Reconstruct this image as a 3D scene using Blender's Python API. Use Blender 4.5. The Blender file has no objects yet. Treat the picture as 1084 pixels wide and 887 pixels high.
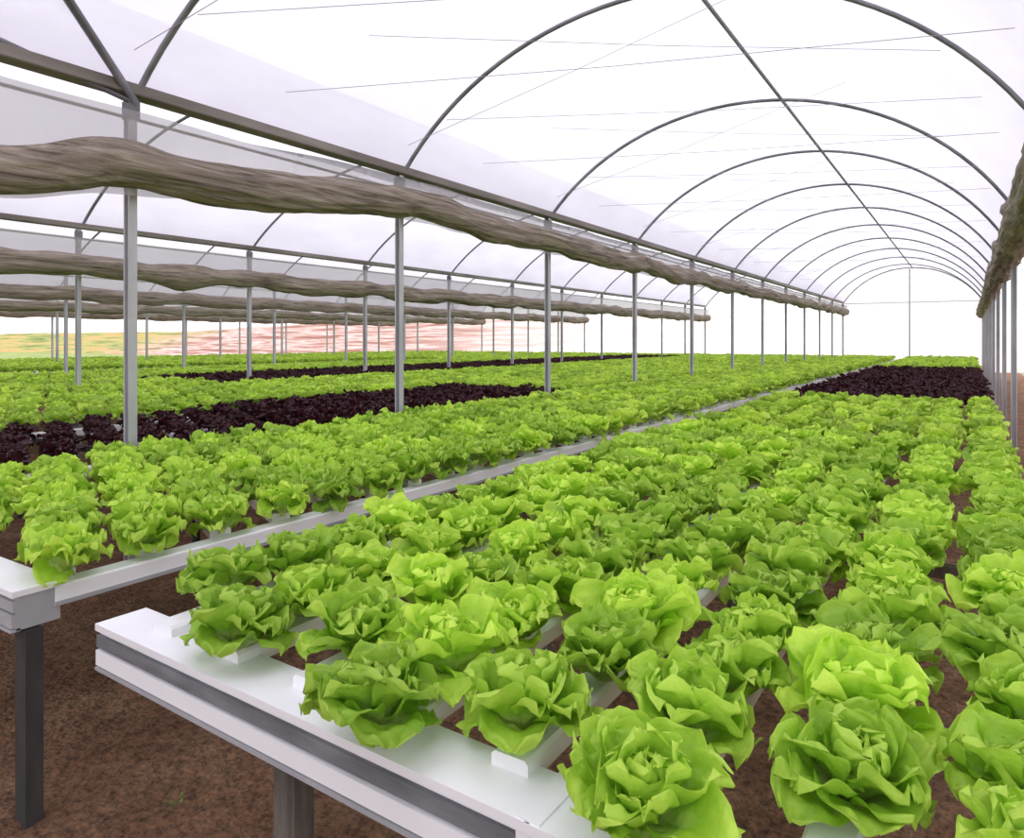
import bpy, math, random
from mathutils import Vector, Matrix, noise
random.seed(7)
S = bpy.context.scene
COL = S.collection
S.view_settings.view_transform = 'Standard'
S.view_settings.look = 'None'

# ------------------------------------------------------------ camera
PSI = math.radians(32.8)
cam = bpy.data.cameras.new("camera"); co = bpy.data.objects.new("camera", cam); COL.objects.link(co)
co.location = (0, 0, 1.6); co.rotation_euler = (math.radians(90), 0, PSI)
cam.sensor_width = 36; cam.lens = 36 * 750 / 1084; cam.shift_y = -0.077
cam.clip_start = 0.02; cam.clip_end = 500
S.camera = co

# ------------------------------------------------------------ node helpers
def newmat(name):
    m = bpy.data.materials.new(name); m.use_nodes = True
    nt = m.node_tree; nt.nodes.clear()
    out = nt.nodes.new('ShaderNodeOutputMaterial')
    return m, nt, out
def N(nt, t, **kw):
    n = nt.nodes.new(t)
    for k, v in kw.items():
        if k in n.inputs: n.inputs[k].default_value = v
        else: setattr(n, k, v)
    return n
def ramp(nt, stops):
    r = nt.nodes.new('ShaderNodeValToRGB')
    e = r.color_ramp.elements
    while len(e) > 1: e.remove(e[-1])
    e[0].position = stops[0][0]; e[0].color = (*stops[0][1], 1)
    for p, c in stops[1:]:
        x = e.new(p); x.color = (*c, 1)
    return r
def mapping(nt, scale, coord='Object'):
    tc = nt.nodes.new('ShaderNodeTexCoord'); mp = nt.nodes.new('ShaderNodeMapping')
    mp.inputs['Scale'].default_value = scale
    nt.links.new(tc.outputs[coord], mp.inputs['Vector']); return mp
def simple(name, c1, c2, rough=0.5, metal=0.0, scale=(8, 8, 8), nscale=1.0, bump=0.1, detail=5, bdist=0.01):
    m, nt, out = newmat(name)
    mp = mapping(nt, scale)
    no = N(nt, 'ShaderNodeTexNoise', Scale=nscale, Detail=detail)
    nt.links.new(mp.outputs[0], no.inputs['Vector'])
    r = ramp(nt, [(0.3, c1), (0.7, c2)])
    nt.links.new(no.outputs['Fac'], r.inputs[0])
    p = N(nt, 'ShaderNodeBsdfPrincipled', Roughness=rough, Metallic=metal)
    nt.links.new(r.outputs[0], p.inputs['Base Color'])
    b = N(nt, 'ShaderNodeBump', Strength=bump, Distance=bdist)
    nt.links.new(no.outputs['Fac'], b.inputs['Height']); nt.links.new(b.outputs[0], p.inputs['Normal'])
    nt.links.new(p.outputs[0], out.inputs[0])
    return m

M_white = simple("white_pvc", (0.88, 0.89, 0.92), (0.94, 0.94, 0.97), rough=0.35, scale=(3, 3, 3), bump=0.02)
M_grey = simple("grey_strip", (0.13, 0.14, 0.15), (0.24, 0.25, 0.27), rough=0.5, scale=(6, 30, 30), bump=0.05)
M_lgrey = simple("light_grey_plastic", (0.33, 0.34, 0.36), (0.46, 0.47, 0.49), rough=0.5, scale=(4, 4, 4), bump=0.05)
M_leg = simple("dark_leg_steel", (0.02, 0.02, 0.022), (0.06, 0.055, 0.05), rough=0.7, scale=(10, 10, 3), bump=0.2)
M_leg2 = simple("galvanised_leg", (0.06, 0.052, 0.046), (0.19, 0.165, 0.145), rough=0.7, metal=0.1, scale=(24, 24, 5), bump=0.3)
M_post = simple("painted_post", (0.42, 0.43, 0.45), (0.62, 0.62, 0.65), rough=0.45, metal=0.2, scale=(6, 6, 1.5), bump=0.03)
M_rib = simple("galvanised_rib", (0.13, 0.13, 0.14), (0.27, 0.27, 0.29), rough=0.5, metal=0.4, scale=(3, 3, 3), bump=0.03)
M_gut = simple("gutter_metal", (0.15, 0.13, 0.11), (0.31, 0.28, 0.25), rough=0.6, metal=0.2, scale=(6, 1, 6), bump=0.08)
M_wire = simple("wire", (0.3, 0.3, 0.33), (0.45, 0.45, 0.48), rough=0.5, scale=(3, 3, 3))
M_grass = simple("grass", (0.14, 0.24, 0.05), (0.40, 0.42, 0.15), rough=0.9, scale=(0.5, 0.5, 0.5), bump=0.3)
M_weed = simple("weed_leaf", (0.08, 0.16, 0.02), (0.15, 0.3, 0.05), rough=0.6, scale=(20, 20, 20))

def soil():
    m, nt, out = newmat("red_brown_soil")
    mp = mapping(nt, (1, 1, 1))
    n1 = N(nt, 'ShaderNodeTexNoise', Scale=2.6, Detail=8, Roughness=0.7)
    n2 = N(nt, 'ShaderNodeTexNoise', Scale=30.0, Detail=8, Roughness=0.8)
    v = N(nt, 'ShaderNodeTexVoronoi', Scale=48.0)
    for n in (n1, n2, v): nt.links.new(mp.outputs[0], n.inputs['Vector'])
    r1 = ramp(nt, [(0.3, (0.22, 0.10, 0.052)), (0.5, (0.36, 0.185, 0.102)), (0.72, (0.56, 0.33, 0.20))])
    nt.links.new(n1.outputs['Fac'], r1.inputs[0])
    r2 = ramp(nt, [(0.38, (0.34, 0.32, 0.30)), (0.5, (0.92, 0.92, 0.92)), (0.66, (1.5, 1.44, 1.34))])
    nt.links.new(n2.outputs['Fac'], r2.inputs[0])
    mx = N(nt, 'ShaderNodeMixRGB', blend_type='MULTIPLY'); mx.inputs[0].default_value = 1
    nt.links.new(r1.outputs[0], mx.inputs[1]); nt.links.new(r2.outputs[0], mx.inputs[2])
    p = N(nt, 'ShaderNodeBsdfPrincipled', Roughness=0.95)
    nt.links.new(mx.outputs[0], p.inputs['Base Color'])
    ad = N(nt, 'ShaderNodeMath', operation='ADD')
    nt.links.new(n2.outputs['Fac'], ad.inputs[0]); nt.links.new(v.outputs['Distance'], ad.inputs[1])
    b = N(nt, 'ShaderNodeBump', Strength=1.0, Distance=0.04)
    nt.links.new(ad.outputs[0], b.inputs['Height']); nt.links.new(b.outputs[0], p.inputs['Normal'])
    nt.links.new(p.outputs[0], out.inputs[0]); return m
M_soil = soil()

def bankmat():
    m, nt, out = newmat("red_earth_terraces")
    mp = mapping(nt, (0.10, 0.5, 2.0))
    n1 = N(nt, 'ShaderNodeTexNoise', Scale=1.5, Detail=7, Roughness=0.6)
    nt.links.new(mp.outputs[0], n1.inputs['Vector'])
    r = ramp(nt, [(0.30, (0.22, 0.085, 0.065)), (0.45, (0.36, 0.18, 0.15)), (0.54, (0.62, 0.50, 0.48)), (0.62, (0.38, 0.20, 0.17)), (0.8, (0.65, 0.53, 0.51))])
    nt.links.new(n1.outputs['Fac'], r.inputs[0])
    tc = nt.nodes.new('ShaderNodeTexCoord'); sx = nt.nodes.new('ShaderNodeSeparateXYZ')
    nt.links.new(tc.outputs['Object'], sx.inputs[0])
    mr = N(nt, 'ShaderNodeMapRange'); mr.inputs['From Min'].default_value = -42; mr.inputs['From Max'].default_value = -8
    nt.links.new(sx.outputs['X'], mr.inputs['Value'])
    mx = N(nt, 'ShaderNodeMixRGB'); mx.inputs[2].default_value = (0.92, 0.86, 0.84, 1)  # whitens toward the right end: overexposed glare put into the earth colour
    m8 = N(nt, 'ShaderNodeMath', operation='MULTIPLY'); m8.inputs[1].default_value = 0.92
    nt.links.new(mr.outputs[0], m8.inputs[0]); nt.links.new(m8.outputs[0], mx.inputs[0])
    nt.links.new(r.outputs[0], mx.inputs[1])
    gr = ramp(nt, [(0.35, (0.12, 0.18, 0.04)), (0.52, (0.38, 0.36, 0.12)), (0.6, (0.55, 0.28, 0.12)), (0.7, (0.45, 0.40, 0.2))])
    nt.links.new(n1.outputs['Fac'], gr.inputs[0])
    mr2 = N(nt, 'ShaderNodeMapRange'); mr2.inputs['From Min'].default_value = -72; mr2.inputs['From Max'].default_value = -88
    nt.links.new(sx.outputs['X'], mr2.inputs['Value'])
    mx2 = N(nt, 'ShaderNodeMixRGB')
    nt.links.new(mr2.outputs[0], mx2.inputs[0]); nt.links.new(mx.outputs[0], mx2.inputs[1]); nt.links.new(gr.outputs[0], mx2.inputs[2])
    p = N(nt, 'ShaderNodeBsdfPrincipled', Roughness=0.95)
    nt.links.new(mx2.outputs[0], p.inputs['Base Color'])
    nt.links.new(p.outputs[0], out.inputs[0]); return m
M_bank = bankmat()

def film(name, col, transp, transl, dark=0.95):
    m, nt, out = newmat(name)
    mp = mapping(nt, (0.9, 0.35, 0.9))
    no = N(nt, 'ShaderNodeTexNoise', Scale=2.2, Detail=5, Roughness=0.55)
    nt.links.new(mp.outputs[0], no.inputs['Vector'])
    d2 = tuple(c * dark for c in col)
    r = ramp(nt, [(0.38, d2), (0.62, col)])
    nt.links.new(no.outputs['Fac'], r.inputs[0])
    tr = N(nt, 'ShaderNodeBsdfTranslucent'); df = N(nt, 'ShaderNodeBsdfDiffuse'); tp = N(nt, 'ShaderNodeBsdfTransparent')
    tp.inputs[0].default_value = (*col, 1)
    for n in (tr, df): nt.links.new(r.outputs[0], n.inputs['Color'])
    m1 = N(nt, 'ShaderNodeMixShader'); m1.inputs[0].default_value = transl
    nt.links.new(df.outputs[0], m1.inputs[1]); nt.links.new(tr.outputs[0], m1.inputs[2])
    m2 = N(nt, 'ShaderNodeMixShader'); m2.inputs[0].default_value = transp
    nt.links.new(m1.outputs[0], m2.inputs[1]); nt.links.new(tp.outputs[0], m2.inputs[2])
    nt.links.new(m2.outputs[0], out.inputs[0]); return m
M_film = film("polythene_film", (0.81, 0.785, 0.90), 0.16, 0.77, dark=0.92)
M_endfilm = film("clear_end_film", (0.98, 0.98, 0.98), 0.35, 0.92)
M_net = film("insect_net", (0.72, 0.71, 0.71), 0.5, 0.5)

def clothmat():
    m, nt, out = newmat("rolled_shade_cloth")
    mp = mapping(nt, (10, 0.9, 15))
    n1 = N(nt, 'ShaderNodeTexNoise', Scale=1.5, Detail=7, Roughness=0.62, Distortion=0.6)
    nt.links.new(mp.outputs[0], n1.inputs['Vector'])
    r = ramp(nt, [(0.32, (0.085, 0.066, 0.048)), (0.46, (0.24, 0.20, 0.155)), (0.58, (0.33, 0.28, 0.225)), (0.72, (0.50, 0.435, 0.36))])  # dark stops paint crease shade into the cloth colour along its folds
    nt.links.new(n1.outputs['Fac'], r.inputs[0])
    p = N(nt, 'ShaderNodeBsdfPrincipled', Roughness=0.9)
    nt.links.new(r.outputs[0], p.inputs['Base Color'])
    b = N(nt, 'ShaderNodeBump', Strength=0.7, Distance=0.04)
    nt.links.new(n1.outputs['Fac'], b.inputs['Height'])
    nt.links.new(b.outputs[0], p.inputs['Normal'])
    nt.links.new(p.outputs[0], out.inputs[0]); return m
M_cloth = clothmat()

def leafmat(name, base, body, edge, inner, transl, rough=0.42, fine=True, spec=0.3):
    m, nt, out = newmat(name)
    at = N(nt, 'ShaderNodeAttribute', attribute_name='leaf_t')
    ai = N(nt, 'ShaderNodeAttribute', attribute_name='leaf_in')
    oi = nt.nodes.new('ShaderNodeObjectInfo')
    src = at.outputs['Fac']
    if fine:
        mp = mapping(nt, (1, 1, 1))
        n1 = N(nt, 'ShaderNodeTexNoise', Scale=26.0, Detail=3, Roughness=0.6)
        n2 = N(nt, 'ShaderNodeTexNoise', Scale=85.0, Detail=2, Roughness=0.5)
        nt.links.new(mp.outputs[0], n1.inputs['Vector']); nt.links.new(mp.outputs[0], n2.inputs['Vector'])
        a = N(nt, 'ShaderNodeMath', operation='MULTIPLY_ADD'); a.inputs[1].default_value = 0.6
        nt.links.new(n1.outputs['Fac'], a.inputs[0])
        s = N(nt, 'ShaderNodeMath', operation='SUBTRACT'); s.inputs[1].default_value = 0.30
        nt.links.new(src, s.inputs[0]); nt.links.new(s.outputs[0], a.inputs[2])
        src = a.outputs[0]
    r = ramp(nt, [(0.04, base), (0.28, body), (0.60, tuple(0.65 * p_ + 0.35 * q_ for p_, q_ in zip(body, edge))), (0.98, edge)])
    nt.links.new(src, r.inputs[0])
    mx = N(nt, 'ShaderNodeMixRGB', blend_type='MIX'); mx.inputs[2].default_value = (*inner, 1)
    mi = N(nt, 'ShaderNodeMath', operation='MULTIPLY'); mi.inputs[1].default_value = 0.4
    nt.links.new(ai.outputs['Fac'], mi.inputs[0]); nt.links.new(mi.outputs[0], mx.inputs[0])
    nt.links.new(r.outputs[0], mx.inputs[1])
    hs = nt.nodes.new('ShaderNodeHueSaturation')
    mr = N(nt, 'ShaderNodeMapRange'); mr.inputs['To Min'].default_value = 0.78; mr.inputs['To Max'].default_value = 1.22
    nt.links.new(oi.outputs['Random'], mr.inputs['Value']); nt.links.new(mr.outputs[0], hs.inputs['Value'])
    mh = N(nt, 'ShaderNodeMapRange'); mh.inputs['To Min'].default_value = 0.510; mh.inputs['To Max'].default_value = 0.494
    nt.links.new(oi.outputs['Random'], mh.inputs['Value']); nt.links.new(mh.outputs[0], hs.inputs['Hue'])
    nt.links.new(mx.outputs[0], hs.inputs['Color'])
    p = N(nt, 'ShaderNodeBsdfPrincipled', Roughness=rough)
    p.inputs['Specular IOR Level'].default_value = spec
    nt.links.new(hs.outputs[0], p.inputs['Base Color'])
    if fine:
        b = N(nt, 'ShaderNodeBump', Strength=0.65, Distance=0.005)
        nt.links.new(n2.outputs['Fac'], b.inputs['Height']); nt.links.new(b.outputs[0], p.inputs['Normal'])
    tr = N(nt, 'ShaderNodeBsdfTranslucent'); nt.links.new(hs.outputs[0], tr.inputs['Color'])
    ms = N(nt, 'ShaderNodeMixShader'); ms.inputs[0].default_value = transl
    nt.links.new(p.outputs[0], ms.inputs[1]); nt.links.new(tr.outputs[0], ms.inputs[2])
    nt.links.new(ms.outputs[0], out.inputs[0]); return m
M_leaf = leafmat("lettuce_leaf_green", (0.62, 0.76, 0.24), (0.30, 0.56, 0.026), (0.60, 0.84, 0.11), (0.60, 0.82, 0.12), 0.32)
M_leaf_far = leafmat("lettuce_leaf_green_simple", (0.56, 0.70, 0.18), (0.35, 0.59, 0.034), (0.62, 0.84, 0.12), (0.60, 0.82, 0.12), 0.3, fine=False)
M_purp = leafmat("lettuce_leaf_purple", (0.10, 0.06, 0.04), (0.045, 0.012, 0.018), (0.040, 0.008, 0.014), (0.08, 0.02, 0.022), 0.12, fine=False)

# ------------------------------------------------------------ mesh builder
class MB:
    def __init__(s): s.v = []; s.f = []; s.m = []
    def box(s, cx, cy, cz, sx, sy, sz, rot=0.0, mi=0, bev=0.0):
        c, n = math.cos(rot), math.sin(rot)
        b = len(s.v)
        hx, hy, hz = sx / 2, sy / 2, sz / 2
        if bev <= 0:
            for dz in (-hz, hz):
                for dx, dy in ((-hx, -hy), (hx, -hy), (hx, hy), (-hx, hy)):
                    s.v.append((cx + dx * c - dy * n, cy + dx * n + dy * c, cz + dz))
            for q in ((0, 3, 2, 1), (4, 5, 6, 7), (0, 1, 5, 4), (1, 2, 6, 5), (2, 3, 7, 6), (3, 0, 4, 7)):
                s.f.append(tuple(b + i for i in q)); s.m.append(mi)
        else:
            prof = [(-hx, -hz), (hx, -hz), (hx, hz - bev), (hx - bev, hz), (-hx + bev, hz), (-hx, hz - bev)]
            for dy in (-hy, hy):
                for dx, dz in prof:
                    s.v.append((cx + dx * c - dy * n, cy + dx * n + dy * c, cz + dz))
            k = 6
            for i in range(k):
                j = (i + 1) % k
                s.f.append((b + i, b + j, b + k + j, b + k + i)); s.m.append(mi)
            s.f.append(tuple(b + k - 1 - i for i in range(k))); s.m.append(mi)
            s.f.append(tuple(b + k + i for i in range(k))); s.m.append(mi)
    def tube(s, pts, r, n=8, mi=0, caps=True):
        pts = [Vector(p) for p in pts]; b = len(s.v)
        for i, p in enumerate(pts):
            t = (pts[min(i + 1, len(pts) - 1)] - pts[max(i - 1, 0)]).normalized()
            up = Vector((0, 0, 1)) if abs(t.z) < 0.95 else Vector((0, 1, 0))
            a = t.cross(up).normalized(); c = a.cross(t)
            for j in range(n):
                th = 2 * math.pi * j / n
                s.v.append(tuple(p + r * (math.cos(th) * a + math.sin(th) * c)))
        for i in range(len(pts) - 1):
            for j in range(n):
                k = (j + 1) % n
                s.f.append((b + i * n + j, b + i * n + k, b + (i + 1) * n + k, b + (i + 1) * n + j)); s.m.append(mi)
        if caps:
            s.f.append(tuple(b + j for j in range(n))); s.m.append(mi)
            e = b + (len(pts) - 1) * n
            s.f.append(tuple(e + n - 1 - j for j in range(n))); s.m.append(mi)
    def obj(s, name, mats, parent=None, smooth=False):
        me = bpy.data.meshes.new(name); me.from_pydata(s.v, [], s.f)
        for m in mats: me.materials.append(m)
        me.polygons.foreach_set('material_index', s.m)
        if smooth: me.polygons.foreach_set('use_smooth', [True] * len(me.polygons))
        me.update()
        o = bpy.data.objects.new(name, me); COL.objects.link(o)
        if parent: o.parent = parent
        return o
def empty(name):
    e = bpy.data.objects.new(name, None); COL.objects.link(e); e.empty_display_size = 0.2; return e

# ------------------------------------------------------------ ground
YE = 35.42; YB = -7.0
fl = MB()
def gz(x, y):
    d = 0.02 * noise.noise(Vector((x * 1.3, y * 1.3, 0))) + 0.014 * noise.noise(Vector((x * 5, y * 5, 3))) + 0.010 * noise.noise(Vector((x * 15, y * 15, 3)))
    return d - 0.02
xs = [-150, -120, -90, -70, -50, -40, -30, -22, -16, -12, -9, -7] + [-6 + 0.03 * i for i in range(0, 267)] + [2.5, 4, 8, 15, 30, 50]
ys = [-30, -20, -12, -8, -5, -3, -2, -1] + [-0.5 + 0.03 * i for i in range(0, 167)] + [5, 6, 8, 10, 14, 18, 24, 30, 36, 45, 60, 90, 130]
for y in ys:
    for x in xs: fl.v.append((x, y, gz(x, y)))
w = len(xs)
for j in range(len(ys) - 1):
    for i in range(w - 1):
        fl.f.append((j * w + i, j * w + i + 1, (j + 1) * w + i + 1, (j + 1) * w + i)); fl.m.append(0)
fl.obj("floor", [M_soil], smooth=True)
cl = MB()
for i in range(1500):
    x = random.uniform(-3.6, -0.4); y = random.uniform(0.2, 3.8); r = random.choice([0.004, 0.005, 0.007, 0.009, 0.012, 0.015])
    if abs(x + 1.39) < 0.12 and abs(y - 1.17) < 0.1: continue
    if abs(x + 2.67) < 0.12 and abs(y - 1.13) < 0.1: continue
    b = len(cl.v); z0 = gz(x, y)
    for (dx, dy, dz) in ((1, 0, 0), (0, 1, 0), (-1, 0, 0), (0, -1, 0), (0, 0, 1), (0, 0, -0.6)):
        q = r * random.uniform(0.7, 1.3); cl.v.append((x + dx * q, y + dy * q, z0 + dz * q * 0.8))
    for q in ((0, 1, 4), (1, 2, 4), (2, 3, 4), (3, 0, 4), (1, 0, 5), (2, 1, 5), (3, 2, 5), (0, 3, 5)):
        cl.f.append(tuple(b + k for k in q)); cl.m.append(0)
cl.obj("soil_clods", [M_soil])
wd = MB()
for (wx, wy) in ((-2.35, 1.45), (-2.05, 1.75), (-1.75, 0.85), (-2.75, 2.1), (-1.9, 1.5)):
    for k in range(7):
        az = random.uniform(0, 6.28); L = random.uniform(0.015, 0.032); b = len(wd.v); z0 = gz(wx, wy) - 0.003
        ox = wx + random.uniform(-0.03, 0.03); oy = wy + random.uniform(-0.03, 0.03)
        c, s_ = math.cos(az), math.sin(az)
        for (t, ww, h) in ((0, 0.002, 0), (0.5, 0.005, 0.6), (1, 0.0005, 0.75)):
            for sg in (-1, 1): wd.v.append((ox + c * L * t - s_ * ww * sg, oy + s_ * L * t + c * ww * sg, z0 + h * L))
        for i in range(2): wd.f.append((b + 2 * i, b + 2 * i + 1, b + 2 * i + 3, b + 2 * i + 2)); wd.m.append(0)
wd.obj("small_weeds", [M_weed])

gf = MB()
gf.v = [(-140, 0, 0.06), (-36, 0, 0.06), (-36, 42, 0.06), (-140, 42, 0.06), (-140, 0, -0.1), (-36, 0, -0.1), (-36, 42, -0.1), (-140, 42, -0.1)]
gf.f = [(0, 1, 2, 3), (4, 7, 6, 5), (0, 4, 5, 1), (1, 5, 6, 2), (2, 6, 7, 3), (3, 7, 4, 0)]; gf.m = [0] * 6
gf.obj("grass_field", [M_grass])

bk = MB(); nx, ny = 160, 24
for j in range(ny + 1):
    for i in range(nx + 1):
        x = -135 + 165 * i / nx; v = j / ny
        hs_ = 3.7 - 0.9 * min(1, max(0, (-55 - x) / 30))
        step = (math.floor(v * 6) + min(1, (v * 6 % 1) * 2.5)) / 6
        h = hs_ * (0.45 * v + 0.55 * step) + 0.15 * noise.noise(Vector((x * 0.2, v * 2, 0))) * v
        bk.v.append((x, 43 + 11 * v + 0.6 * noise.noise(Vector((x * 0.2, v * 3, 5))), h - 0.1))
for j in range(ny):
    for i in range(nx):
        a = j * (nx + 1) + i
        bk.f.append((a, a + 1, a + nx + 2, a + nx + 1)); bk.m.append(0)
bk.obj("red_earth_terraces", [M_bank], smooth=True)

# ------------------------------------------------------------ greenhouse structure
LX = [0.5, -4.83, -11.2, -18.0, -25.0, -32.0]
ZG = 3.31
def arc(x, xr, xl, rise):
    c = (xr + xl) / 2; a = (xr - xl) / 2; R = (a * a + rise * rise) / (2 * rise)
    return ZG + math.sqrt(max(R * R - (x - c) ** 2, 0)) - (R - rise)
def arcpts(xr, xl, rise, n, off=0.0):
    c = (xr + xl) / 2; a = (xr - xl) / 2; R = (a * a + rise * rise) / (2 * rise)
    th = math.asin(a / R); zc = ZG - (R - rise); P = []
    for i in range(n + 1):
        t = -th + 2 * th * i / n
        P.append((c + (R - off) * math.sin(t), zc + (R - off) * math.cos(t)))
    return P
RISE = [1.49, 1.65, 1.75, 1.8, 1.8]
cf = MB()
for bi in range(5):
    P = arcpts(LX[bi], LX[bi + 1], RISE[bi], 32)
    ysx = [YB + (YE - YB) * k / 60 for k in range(61)]
    b = len(cf.v)
    for y in ysx:
        for (x, z) in P:
            cf.v.append((x, y, z + 0.008 * noise.noise(Vector((x, y * 0.8, 0)))))
    n = len(P)
    for j in range(60):
        for i in range(n - 1):
            a = b + j * n + i; cf.f.append((a, a + 1, a + n + 1, a + n)); cf.m.append(0)
cf.obj("ceiling", [M_film], smooth=True)

frame = empty("greenhouse_frame")
ribs = MB()
YK = [-3.6, -0.4, 2.69] + [2.42 + 3 * k for k in range(1, 12)]
for bi in range(5):
    P = arcpts(LX[bi], LX[bi + 1], RISE[bi], 36, 0.035)
    W = LX[bi] - LX[bi + 1]
    for y in YK:
        sk = 1.5 if y < 6 else 2.6
        if y + sk > YE: 
            continue
        ribs.tube([(x, y + sk * (x - LX[bi + 1]) / W, z) for x, z in P], 0.022, 8)
    ribs.tube([(x, YE - 0.03, z) for x, z in P], 0.024, 8)
    c = (LX[bi] + LX[bi + 1]) / 2 + (0.11 if bi == 0 else 0)
    ribs.tube([(c, YB, ZG + RISE[bi] - 0.055), (c, YE, ZG + RISE[bi] - 0.055)], 0.021, 8)
ribs.tube([(-4.80, 2.69, 3.22), (-4.58, 2.15, 3.66), (-4.2, 1.5, 4.1), (-3.6, 0.8, 4.45)], 0.028, 8)
ribs.tube([(-4.80, 2.69, 3.22), (-4.80, 1.7, 3.40), (-4.80, 0.7, 3.42)], 0.02, 8)
ribs.obj("ribs", [M_rib], frame, smooth=True)
wires = MB()
for y in YK[2:10]:
    for xa, xb, s1, s2 in ((-4.4, 0.1, 0.2, 2.2), (-4.1, -0.2, -1.2, 1.6), (-4.65, -1.2, -0.1, 0.6), (-4.6, 0.25, 1.1, 2.9)):
        za = arc(xa, LX[0], LX[1], RISE[0]) - 0.05; zb = arc(xb, LX[0], LX[1], RISE[0]) - 0.05
        if y + s2 < YE:
            wires.tube([(xa, y + s1, za), ((xa + xb) / 2, y + (s1 + s2) / 2, (za + zb) / 2 - 0.02), (xb, y + s2, zb)], 0.0027, 5)
wires.obj("tie_wires", [M_wire], frame)
gut = MB(); posts = MB()
for li, X in enumerate(LX):
    gut.box(X, (YB + YE) / 2, ZG - 0.03, 0.13, YE - YB, 0.02)
    gut.box(X - 0.065, (YB + YE) / 2, ZG + 0.0, 0.012, YE - YB, 0.07)
    gut.box(X + 0.065, (YB + YE) / 2, ZG + 0.0, 0.012, YE - YB, 0.07)
    gut.tube([(X, YB, ZG - 0.19), (X, YE, ZG - 0.19)], 0.012, 8)
    for y in YK:
        posts.box(X, y, (ZG - 0.04) / 2 - 0.03, 0.062, 0.012, ZG - 0.0)
        posts.box(X - 0.028, y - 0.028, (ZG - 0.04) / 2 - 0.03, 0.012, 0.05, ZG - 0.0)
        posts.box(X + 0.028, y - 0.028, (ZG - 0.04) / 2 - 0.03, 0.012, 0.05, ZG - 0.0)
        posts.box(X, y - 0.02, ZG - 0.14, 0.085, 0.08, 0.12, mi=1)
gut.obj("gutters", [M_gut], frame); posts.obj("posts", [M_post, M_rib], frame)
ep = MB()
ep.box(-2.165, YE - 0.06, 2.35, 0.06, 0.06, 4.72)
ep.box(-2.165, YE - 0.06, 3.25, 5.2, 0.05, 0.03)
ep.obj("end_wall_stud", [M_post], frame)

we = MB(); P = arcpts(LX[0], LX[1], RISE[0], 32)
for (x, z) in P: we.v.append((x, YE + 0.02, z)); we.v.append((x, YE + 0.02, 0.0))
for i in range(len(P) - 1): we.f.append((2 * i, 2 * i + 1, 2 * i + 3, 2 * i + 2)); we.m.append(0)
we.obj("wall_back", [M_endfilm])
wr = MB()
for j in range(41):
    y = 4 + (YE - 4) * j / 40
    for z in (0.25, 1.0, 2.0, 3.0):
        wr.v.append((1.75 + 0.03 * math.sin(y * 3 + z), y, z))
for j in range(40):
    for i in range(3):
        a = j * 4 + i; wr.f.append((a, a + 1, a + 5, a + 4)); wr.m.append(0)
wr.obj("wall_right", [M_endfilm], smooth=True)

def interp(tab, y):
    if y <= tab[0][0]: return tab[0][1]
    for (a, va), (b, vb) in zip(tab, tab[1:]):
        if y <= b:
            t = (y - a) / (b - a); t = t * t * (3 - 2 * t); return va + (vb - va) * t
    return tab[-1][1]
def curtain(name, X, z0, r0, y0, y1, step, n, seed, tab=None, net=True):
    mb = MB(); k = int((y1 - y0) / step); tab = tab or [(0, 0)]
    for j in range(k + 1):
        y = y0 + (y1 - y0) * j / k
        ph = (y - 2.42) / 3.0
        zc = z0 - 0.05 * abs(math.sin(math.pi * ph)) + 0.035 * noise.noise(Vector((0, y * 1.1, seed))) + interp(tab, y)
        xc = X + 0.02 * noise.noise(Vector((5, y * 0.7, seed)))
        rr = r0 * (1 + 0.34 * noise.noise(Vector((9, y * 1.5, seed))) + 0.12 * abs(math.sin(math.pi * ph)))
        for i in range(n):
            th = 2 * math.pi * i / n
            tw = th + y * 0.35
            r = rr * (1 + 0.18 * noise.noise(Vector((math.cos(th) * 2.6, math.sin(th) * 2.6, y * 0.6 + seed)))
                      + 0.17 * abs(noise.noise(Vector((math.cos(tw) * 5, math.sin(tw) * 5, y * 1.1 + seed))))
                      + 0.07 * noise.noise(Vector((math.cos(tw) * 11, math.sin(tw) * 11, y * 2.0 + seed))))
            mb.v.append((xc + r * math.cos(th) * 0.85, y, zc + r * math.sin(th) * 1.05))
    for j in range(k):
        for i in range(n):
            i2 = (i + 1) % n
            mb.f.append((j * n + i, j * n + i2, (j + 1) * n + i2, (j + 1) * n + i)); mb.m.append(0)
    mb.f.append(tuple(range(n))); mb.m.append(0)
    mb.f.append(tuple(k * n + n - 1 - i for i in range(n))); mb.m.append(0)
    e = empty(name)
    mb.obj("cloth_roll", [M_cloth], e, smooth=True)
    if net:
        nb = MB(); kk = k // 2
        for j in range(kk + 1):
            y = y0 + (y1 - y0) * j / kk; zt = z0 + interp(tab, y)
            for z in (zt + r0 * 0.7, (zt + ZG) / 2 + 0.06, ZG - 0.19):
                nb.v.append((X + 0.02 * math.sin(y * 4 + z * 3), y, z))
        for j in range(kk):
            for i in range(2):
                a = j * 3 + i; nb.f.append((a, a + 1, a + 4, a + 3)); nb.m.append(0)
        b = len(nb.v)
        for j in range(kk + 1):
            y = y0 + (y1 - y0) * j / kk; zt = z0 + interp(tab, y)
            dd = 0.05 + 0.035 * noise.noise(Vector((3, y * 1.7, seed)))
            nb.v.append((X - 0.03, y, zt - r0 * 0.7)); nb.v.append((X - 0.03 + 0.01 * math.sin(y * 9), y, zt - r0 - dd))
        for j in range(kk):
            a = b + j * 2; nb.f.append((a, a + 1, a + 3, a + 2)); nb.m.append(0)
        nb.obj("net_strip", [M_net], e, smooth=True)
curtain("shade_curtain", -4.66, 2.89, 0.126, -2.0, YE, 0.06, 48, 1.0,
        [(0.6, -0.38), (1.8, -0.29), (2.7, -0.12), (5.4, 0.08), (8.4, 0.03), (14, 0.0)])
curtain("shade_curtain", 0.42, 2.75, 0.155, -1.0, YE, 0.08, 40, 4.0, net=False)
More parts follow.
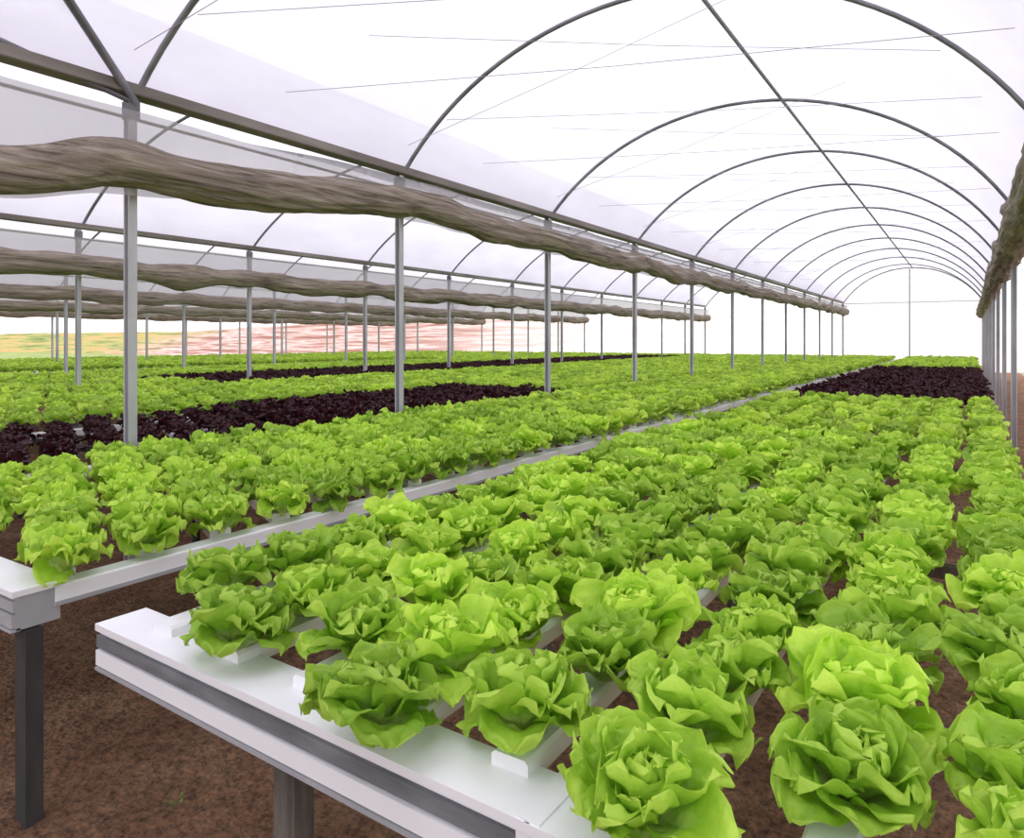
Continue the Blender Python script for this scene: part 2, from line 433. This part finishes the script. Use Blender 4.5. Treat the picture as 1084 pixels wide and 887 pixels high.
for i, X in enumerate(LX[2:]):
    curtain("shade_curtain", X + 0.17, 2.72, 0.14, 0.0, YE, 0.12, 24, 7.0 + i)

# ------------------------------------------------------------ lettuces
def make_lettuce(name, seed, nleaf, nu, nv, mat, ruf=0.011, size=1.0, upright=1.0, wide=1.0, crinkle=0.008, tw=0.4):
    rnd = random.Random(seed)
    V = []; F = []; T = []; I = []
    lean = (rnd.uniform(-0.15, 0.15), rnd.uniform(-0.15, 0.15))
    for k in range(nleaf):
        f = k / (nleaf - 1)
        az = k * 2.39996 + rnd.uniform(-0.45, 0.45)
        tilt = (1.0 * upright * (1 - f) ** 0.9 + 0.05) * rnd.uniform(0.75, 1.15)
        bend = (1.1 * (1 - f) - 0.5 * f) * rnd.uniform(0.4, 1.5)
        L = (0.135 + 0.050 * math.sin(math.pi * min(f * 1.35, 1)) - 0.030 * f) * rnd.uniform(0.8, 1.15) * size
        Wd = (0.062 - 0.016 * f) * rnd.uniform(0.8, 1.2) * size * wide
        c = 0.5 + 0.95 * f
        ph1 = rnd.uniform(0, 6.28); ph2 = rnd.uniform(0, 6.28); q1 = rnd.uniform(5, 9); q2 = rnd.uniform(3.5, 6.5)
        twist = rnd.uniform(-tw, tw); asym = rnd.uniform(-0.12, 0.12)
        rk = ruf * rnd.uniform(0.7, 1.3)
        b = len(V); r, z = 0.010, 0.004 + 0.02 * f
        ca, sa = math.cos(az), math.sin(az)
        for i in range(nu + 1):
            t = i / nu
            phi = tilt + bend * t * t * 1.3
            if i: 
                r += math.sin(phi) * L / nu; z += math.cos(phi) * L / nu
            if t < 0.6: wv = Wd * (0.24 + 0.76 * math.sin(math.pi / 2 * t / 0.6) ** 1.3)
            else: wv = Wd * (max(1 - ((t - 0.6) / 0.41) ** 2.3, 0)) ** 0.5
            for j in range(nv + 1):
                v = -1 + 2 * j / nv
                y = wv * math.sin(c * v) / c * (1 + asym * v)
                off = wv * (1 - math.cos(c * v)) / c * 1.1
                a = rk * size * max(v * v * (0.2 + 0.8 * t), t ** 5)
                off += a * (math.sin(q1 * t * 1.6 + q2 * v + ph1) + 0.5 * math.sin(q1 * 2.5 * t - q2 * 2.0 * v + ph2))
                off += y * twist
                off -= 0.004 * size * math.exp(-(v * 6) ** 2)
                pr = r - math.cos(phi) * off; pz = z + math.sin(phi) * off
                P1 = Vector((pr * 32, y * 32, k * 3.1 + seed))
                nn = noise.noise(P1); n2 = noise.noise(P1 + Vector((0, 0, 50)))
                n3 = noise.noise(P1 * 2.6)
                pr += (nn + 0.4 * n3) * crinkle * size; pz += (n2 + 0.4 * n3) * crinkle * size
                X_ = pr * ca - y * sa; Y_ = pr * sa + y * ca
                V.append((X_ + lean[0] * pz, Y_ + lean[1] * pz, max(pz, -0.03)))
                rib = math.exp(-(v * 5) ** 2) * (1 - t)
                T.append(max(0.0, min(1.0, max(t * t, 0.25 * t + 0.75 * abs(v) ** 3 * t) * (1 - 0.5 * rib)))); I.append(f)
        for i in range(nu):
            for j in range(nv):
                a = b + i * (nv + 1) + j
                F.append((a, a + 1, a + nv + 2, a + nv + 1))
    b = len(V)
    for zz in (-0.012, 0.03):
        for j in range(8):
            V.append((0.014 * math.cos(j * math.pi / 4), 0.014 * math.sin(j * math.pi / 4), zz)); T.append(0); I.append(0)
    for j in range(8): F.append((b + j, b + (j + 1) % 8, b + 8 + (j + 1) % 8, b + 8 + j))
    me = bpy.data.meshes.new(name); me.from_pydata(V, [], F); me.materials.append(mat)
    me.polygons.foreach_set('use_smooth', [True] * len(F))
    for nm, D in (('leaf_t', T), ('leaf_in', I)):
        at = me.attributes.new(nm, 'FLOAT', 'POINT'); at.data.foreach_set('value', D)
    me.update()
    o = bpy.data.objects.new(name, me); COL.objects.link(o)
    return o

def bed(name, pts, protos):
    slots = random.sample(range(len(pts)), len(protos))
    me = bpy.data.meshes.new(name)
    o = bpy.data.objects.new(name, me); COL.objects.link(o)
    for pr, s in zip(protos, slots):
        x, y, z, sc = pts[s]; pr.location = (x, y, z); pr.scale = (sc,) * 3; pr.parent = o
    ss = set(slots); P = [p for i, p in enumerate(pts) if i not in ss]
    me.from_pydata([p[:3] for p in P], [], [])
    a = me.attributes.new('scl', 'FLOAT', 'POINT'); a.data.foreach_set('value', [p[3] for p in P])
    a = me.attributes.new('variant', 'INT', 'POINT'); a.data.foreach_set('value', [random.randrange(len(protos)) for p in P])
    a = me.attributes.new('rot', 'FLOAT_VECTOR', 'POINT')
    R = []
    for p in P: R += [random.uniform(-0.18, 0.18), random.uniform(-0.18, 0.18), random.uniform(0, 6.28)]
    a.data.foreach_set('vector', R)
    ng = bpy.data.node_groups.new(name + "_nodes", 'GeometryNodeTree')
    ng.interface.new_socket('Geometry', in_out='INPUT', socket_type='NodeSocketGeometry')
    ng.interface.new_socket('Geometry', in_out='OUTPUT', socket_type='NodeSocketGeometry')
    gi = ng.nodes.new('NodeGroupInput'); go = ng.nodes.new('NodeGroupOutput'); jn = ng.nodes.new('GeometryNodeJoinGeometry')
    def na(nm, ty):
        n = ng.nodes.new('GeometryNodeInputNamedAttribute'); n.data_type = ty; n.inputs['Name'].default_value = nm
        return [q for q in n.outputs if q.enabled and q.name == 'Attribute'][0]
    var, rot, scl = na('variant', 'INT'), na('rot', 'FLOAT_VECTOR'), na('scl', 'FLOAT')
    for i, pr in enumerate(protos):
        oi = ng.nodes.new('GeometryNodeObjectInfo'); oi.inputs['Object'].default_value = pr; oi.transform_space = 'ORIGINAL'
        oi.inputs['As Instance'].default_value = True
        cp = ng.nodes.new('FunctionNodeCompare'); cp.data_type = 'INT'; cp.operation = 'EQUAL'
        ins = [q for q in cp.inputs if q.enabled]
        ng.links.new(var, ins[0]); ins[1].default_value = i
        ip = ng.nodes.new('GeometryNodeInstanceOnPoints')
        ng.links.new(gi.outputs[0], ip.inputs['Points']); ng.links.new(cp.outputs[0], ip.inputs['Selection'])
        ng.links.new(oi.outputs['Geometry'], ip.inputs['Instance'])
        ng.links.new(rot, ip.inputs['Rotation']); ng.links.new(scl, ip.inputs['Scale'])
        ng.links.new(ip.outputs[0], jn.inputs[0])
    ng.links.new(jn.outputs[0], go.inputs[0])
    md = o.modifiers.new("instances", 'NODES'); md.node_group = ng
    return o

def jit(a): return random.uniform(-a, a)
ZC = 0.782
chX = [-1.95, -1.65, -1.35, -1.05, -0.76, -0.47, -0.19, 0.11]
chY = [1.38, 1.19, 1.36, 1.10, 1.29, 1.11, 1.36, 1.25]
near, far, purpA = [], [], []
for ci, cx in enumerate(chX):
    y = chY[ci]
    k = 0
    while y < 34.6:
        sc = random.uniform(0.88, 1.14)
        if k == 0: sc = 1.06
        p = (cx + jit(0.02), y + jit(0.025), ZC - 0.004, sc)
        if 10.0 < y < 21.5: purpA.append(p)
        elif y < 6: near.append(p)
        else: far.append(p)
        y += 0.262; k += 1
hi = [make_lettuce("lettuce_head", 11 + i, 26, 20, 20, M_leaf, ruf=0.0145, size=0.95, upright=random.uniform(0.80, 1.0), wide=1.25, crinkle=0.0095, tw=0.35) for i in range(9)]
bed("green_lettuce_crop", near, hi)
DX, DY = -0.91, 0.415
beds = [(-2.72, -4.74), (-5.0, -7.0), (-7.2, -10.5), (-10.8, -13.6), (-13.9, -16.6), (-17.0, -20.0), (-20.3, -24.5), (-25.3, -29.5)]
purpB = []; seedl = []; nearB = []
chan = []
y0 = -9.05
while y0 < 34:
    for bi, (xa, xb) in enumerate(beds):
        sa = (xa + 2.72) / DX; sb = (xb + 2.72) / DX
        s_lo = max(sa, (1.20 - y0) / DY); s_hi = min(sb, (34.9 - y0) / DY)
        if s_hi - s_lo > 0.15: chan.append((y0, s_lo, s_hi, bi))
        s = sa + 0.0
        while s < sb - 0.05:
            x = -2.72 + DX * s + jit(0.012); y = y0 + DY * s + jit(0.012)
            if s_lo - 0.001 <= s < s_hi:
                p = (x, y, ZC - 0.004, random.uniform(0.90, 1.10))
                if bi == 1 and y < 9.0: purpB.append((p[0], p[1], p[2], p[3] * (0.84 if y < 4.5 else 1.0)))
                elif bi == 3 and 7.5 < y < 31: purpB.append(p)
                elif bi == 5 and y < 22: seedl.append((p[0], p[1], p[2], 0.42))
                elif bi == 0 and y < 6.0: nearB.append(p)
                else: far.append(p)
            s += 0.205 if bi == 0 else 0.22 if bi == 1 else 0.26
    y0 += 0.322
hiB = [make_lettuce("lettuce_head", 31 + i, 28, 14, 14, M_leaf, ruf=0.019, size=0.98, upright=0.98, wide=1.0, crinkle=0.010) for i in range(6)]
bed("green_lettuce_crop", nearB, hiB)
lo = [make_lettuce("lettuce_head", 51 + i, 18, 7, 8, M_leaf_far, ruf=0.016, size=1.02, upright=0.92, wide=1.12) for i in range(5)]
bed("green_lettuce_crop", far, lo)
pu = [make_lettuce("red_lettuce_head", 71 + i, 18, 7, 8, M_purp, ruf=0.016, size=1.0) for i in range(3)]
bed("red_lettuce_crop", purpA + purpB, pu)
sd = [make_lettuce("lettuce_seedling", 91 + i, 9, 5, 6, M_leaf_far) for i in range(2)]
bed("lettuce_seedling_crop", seedl, sd)

# ------------------------------------------------------------ tables
tA = empty("hydroponic_table")
ch = MB()
for cx in chX:
    ch.box(cx, (1.17 + 34.9) / 2, ZC - 0.024, 0.086, 34.9 - 1.17, 0.048, bev=0.008)
ch.obj("growing_channels", [M_white], tA)
hd = MB()
def header(hd, xc, yc, L, rot, ztop=0.748, body=0):
    c, s = math.cos(rot), math.sin(rot)
    def at(dx, dy): return xc + dx * c - dy * s, yc + dx * s + dy * c
    x, y = at(0, 0); hd.box(x, y, ztop - 0.065, L, 0.135, 0.128, rot, mi=body)
    x, y = at(0, -0.005); hd.box(x, y, ztop - 0.006, L + 0.01, 0.155, 0.02, rot)
    x, y = at(0, -0.073); hd.box(x, y, ztop - 0.048, L + 0.004, 0.012, 0.036, rot, mi=1)
    x, y = at(0, -0.074); hd.box(x, y, ztop - 0.096, L + 0.004, 0.016, 0.044, rot, mi=body)
    x, y = at(0, -0.070); hd.box(x, y, ztop - 0.127, L, 0.03, 0.010, rot, mi=2)
rot = -0.03
header(hd, -1.42, 1.165, 1.54, rot)
header(hd, -0.02, 1.122, 1.26, rot)
hd.box(-0.65, 1.142, 0.687, 0.05, 0.16, 0.138, rot)
hd.obj("collector_gutter", [M_white, M_grey, M_lgrey], tA)
lg = MB()
lg.box(-1.39, 1.17, 0.29, 0.075, 0.06, 0.66); lg.box(0.25, 1.13, 0.29, 0.075, 0.06, 0.66)
yy = 3.2
while yy < 35:
    lg.box(-0.885, yy, ZC - 0.073, 2.35, 0.045, 0.05)
    for x in (-1.85, -0.88, 0.1): lg.box(x, yy, 0.33, 0.045, 0.045, 0.76)
    yy += 2.4
lg.obj("legs", [M_leg2], tA)

for bi, (xa, xb) in enumerate(beds):
    t = empty("hydroponic_table")
    cm = MB()
    ang = math.atan2(DY, DX)
    for (y0, s0, s1, b) in chan:
        if b != bi: continue
        s0 = max(0.02, s0 - 0.03)
        sm = (s0 + s1) / 2
        cm.box(-2.72 + DX * sm, y0 + DY * sm, ZC - 0.024, 0.086, s1 - s0, 0.048, ang - math.pi / 2, bev=0.008)
    cm.obj("growing_channels", [M_white], t)
    h2 = MB()
    h2.box(xa + 0.03, (1.2 + 34.9) / 2, 0.718, 0.085, 33.7, 0.07, bev=0.006)
    h2.box(xa + 0.076, (1.2 + 34.9) / 2, 0.690, 0.006, 33.7, 0.014, mi=1)
    header(h2, (xa + xb) / 2 + 0.03, 1.15, (xa - xb) + 0.08, 0.0, 0.765, body=1)
    h2.obj("collector_gutter", [M_white, M_lgrey, M_lgrey], t)
    l2 = MB()
    l2.box(xa + 0.05, 1.13, 0.29, 0.075, 0.055, 0.68)
    l2.box(xb + 0.25, 1.16, 0.29, 0.075, 0.055, 0.68)
    yy = 3.0
    while yy < 35:
        l2.box((xa + xb) / 2, yy, ZC - 0.073, xa - xb, 0.045, 0.05)
        for x in (xa - 0.06, xb + 0.15): l2.box(x, yy, 0.33, 0.04, 0.04, 0.76)
        yy += 2.4
    l2.obj("legs", [M_leg], t)

# ------------------------------------------------------------ light
W = bpy.data.worlds.new("overcast_sky"); S.world = W; W.use_nodes = True
nt = W.node_tree; nt.nodes.clear()
o = nt.nodes.new('ShaderNodeOutputWorld'); bg = nt.nodes.new('ShaderNodeBackground')
bg.inputs[0].default_value = (0.98, 0.97, 1.0, 1); bg.inputs[1].default_value = 1.38
nt.links.new(bg.outputs[0], o.inputs[0])
sl = bpy.data.lights.new("sun", 'SUN'); sl.energy = 2.4; sl.angle = math.radians(20); sl.color = (1, 0.97, 0.9)
so = bpy.data.objects.new("sun", sl); COL.objects.link(so)
so.rotation_euler = (math.radians(26), math.radians(-16), 0)
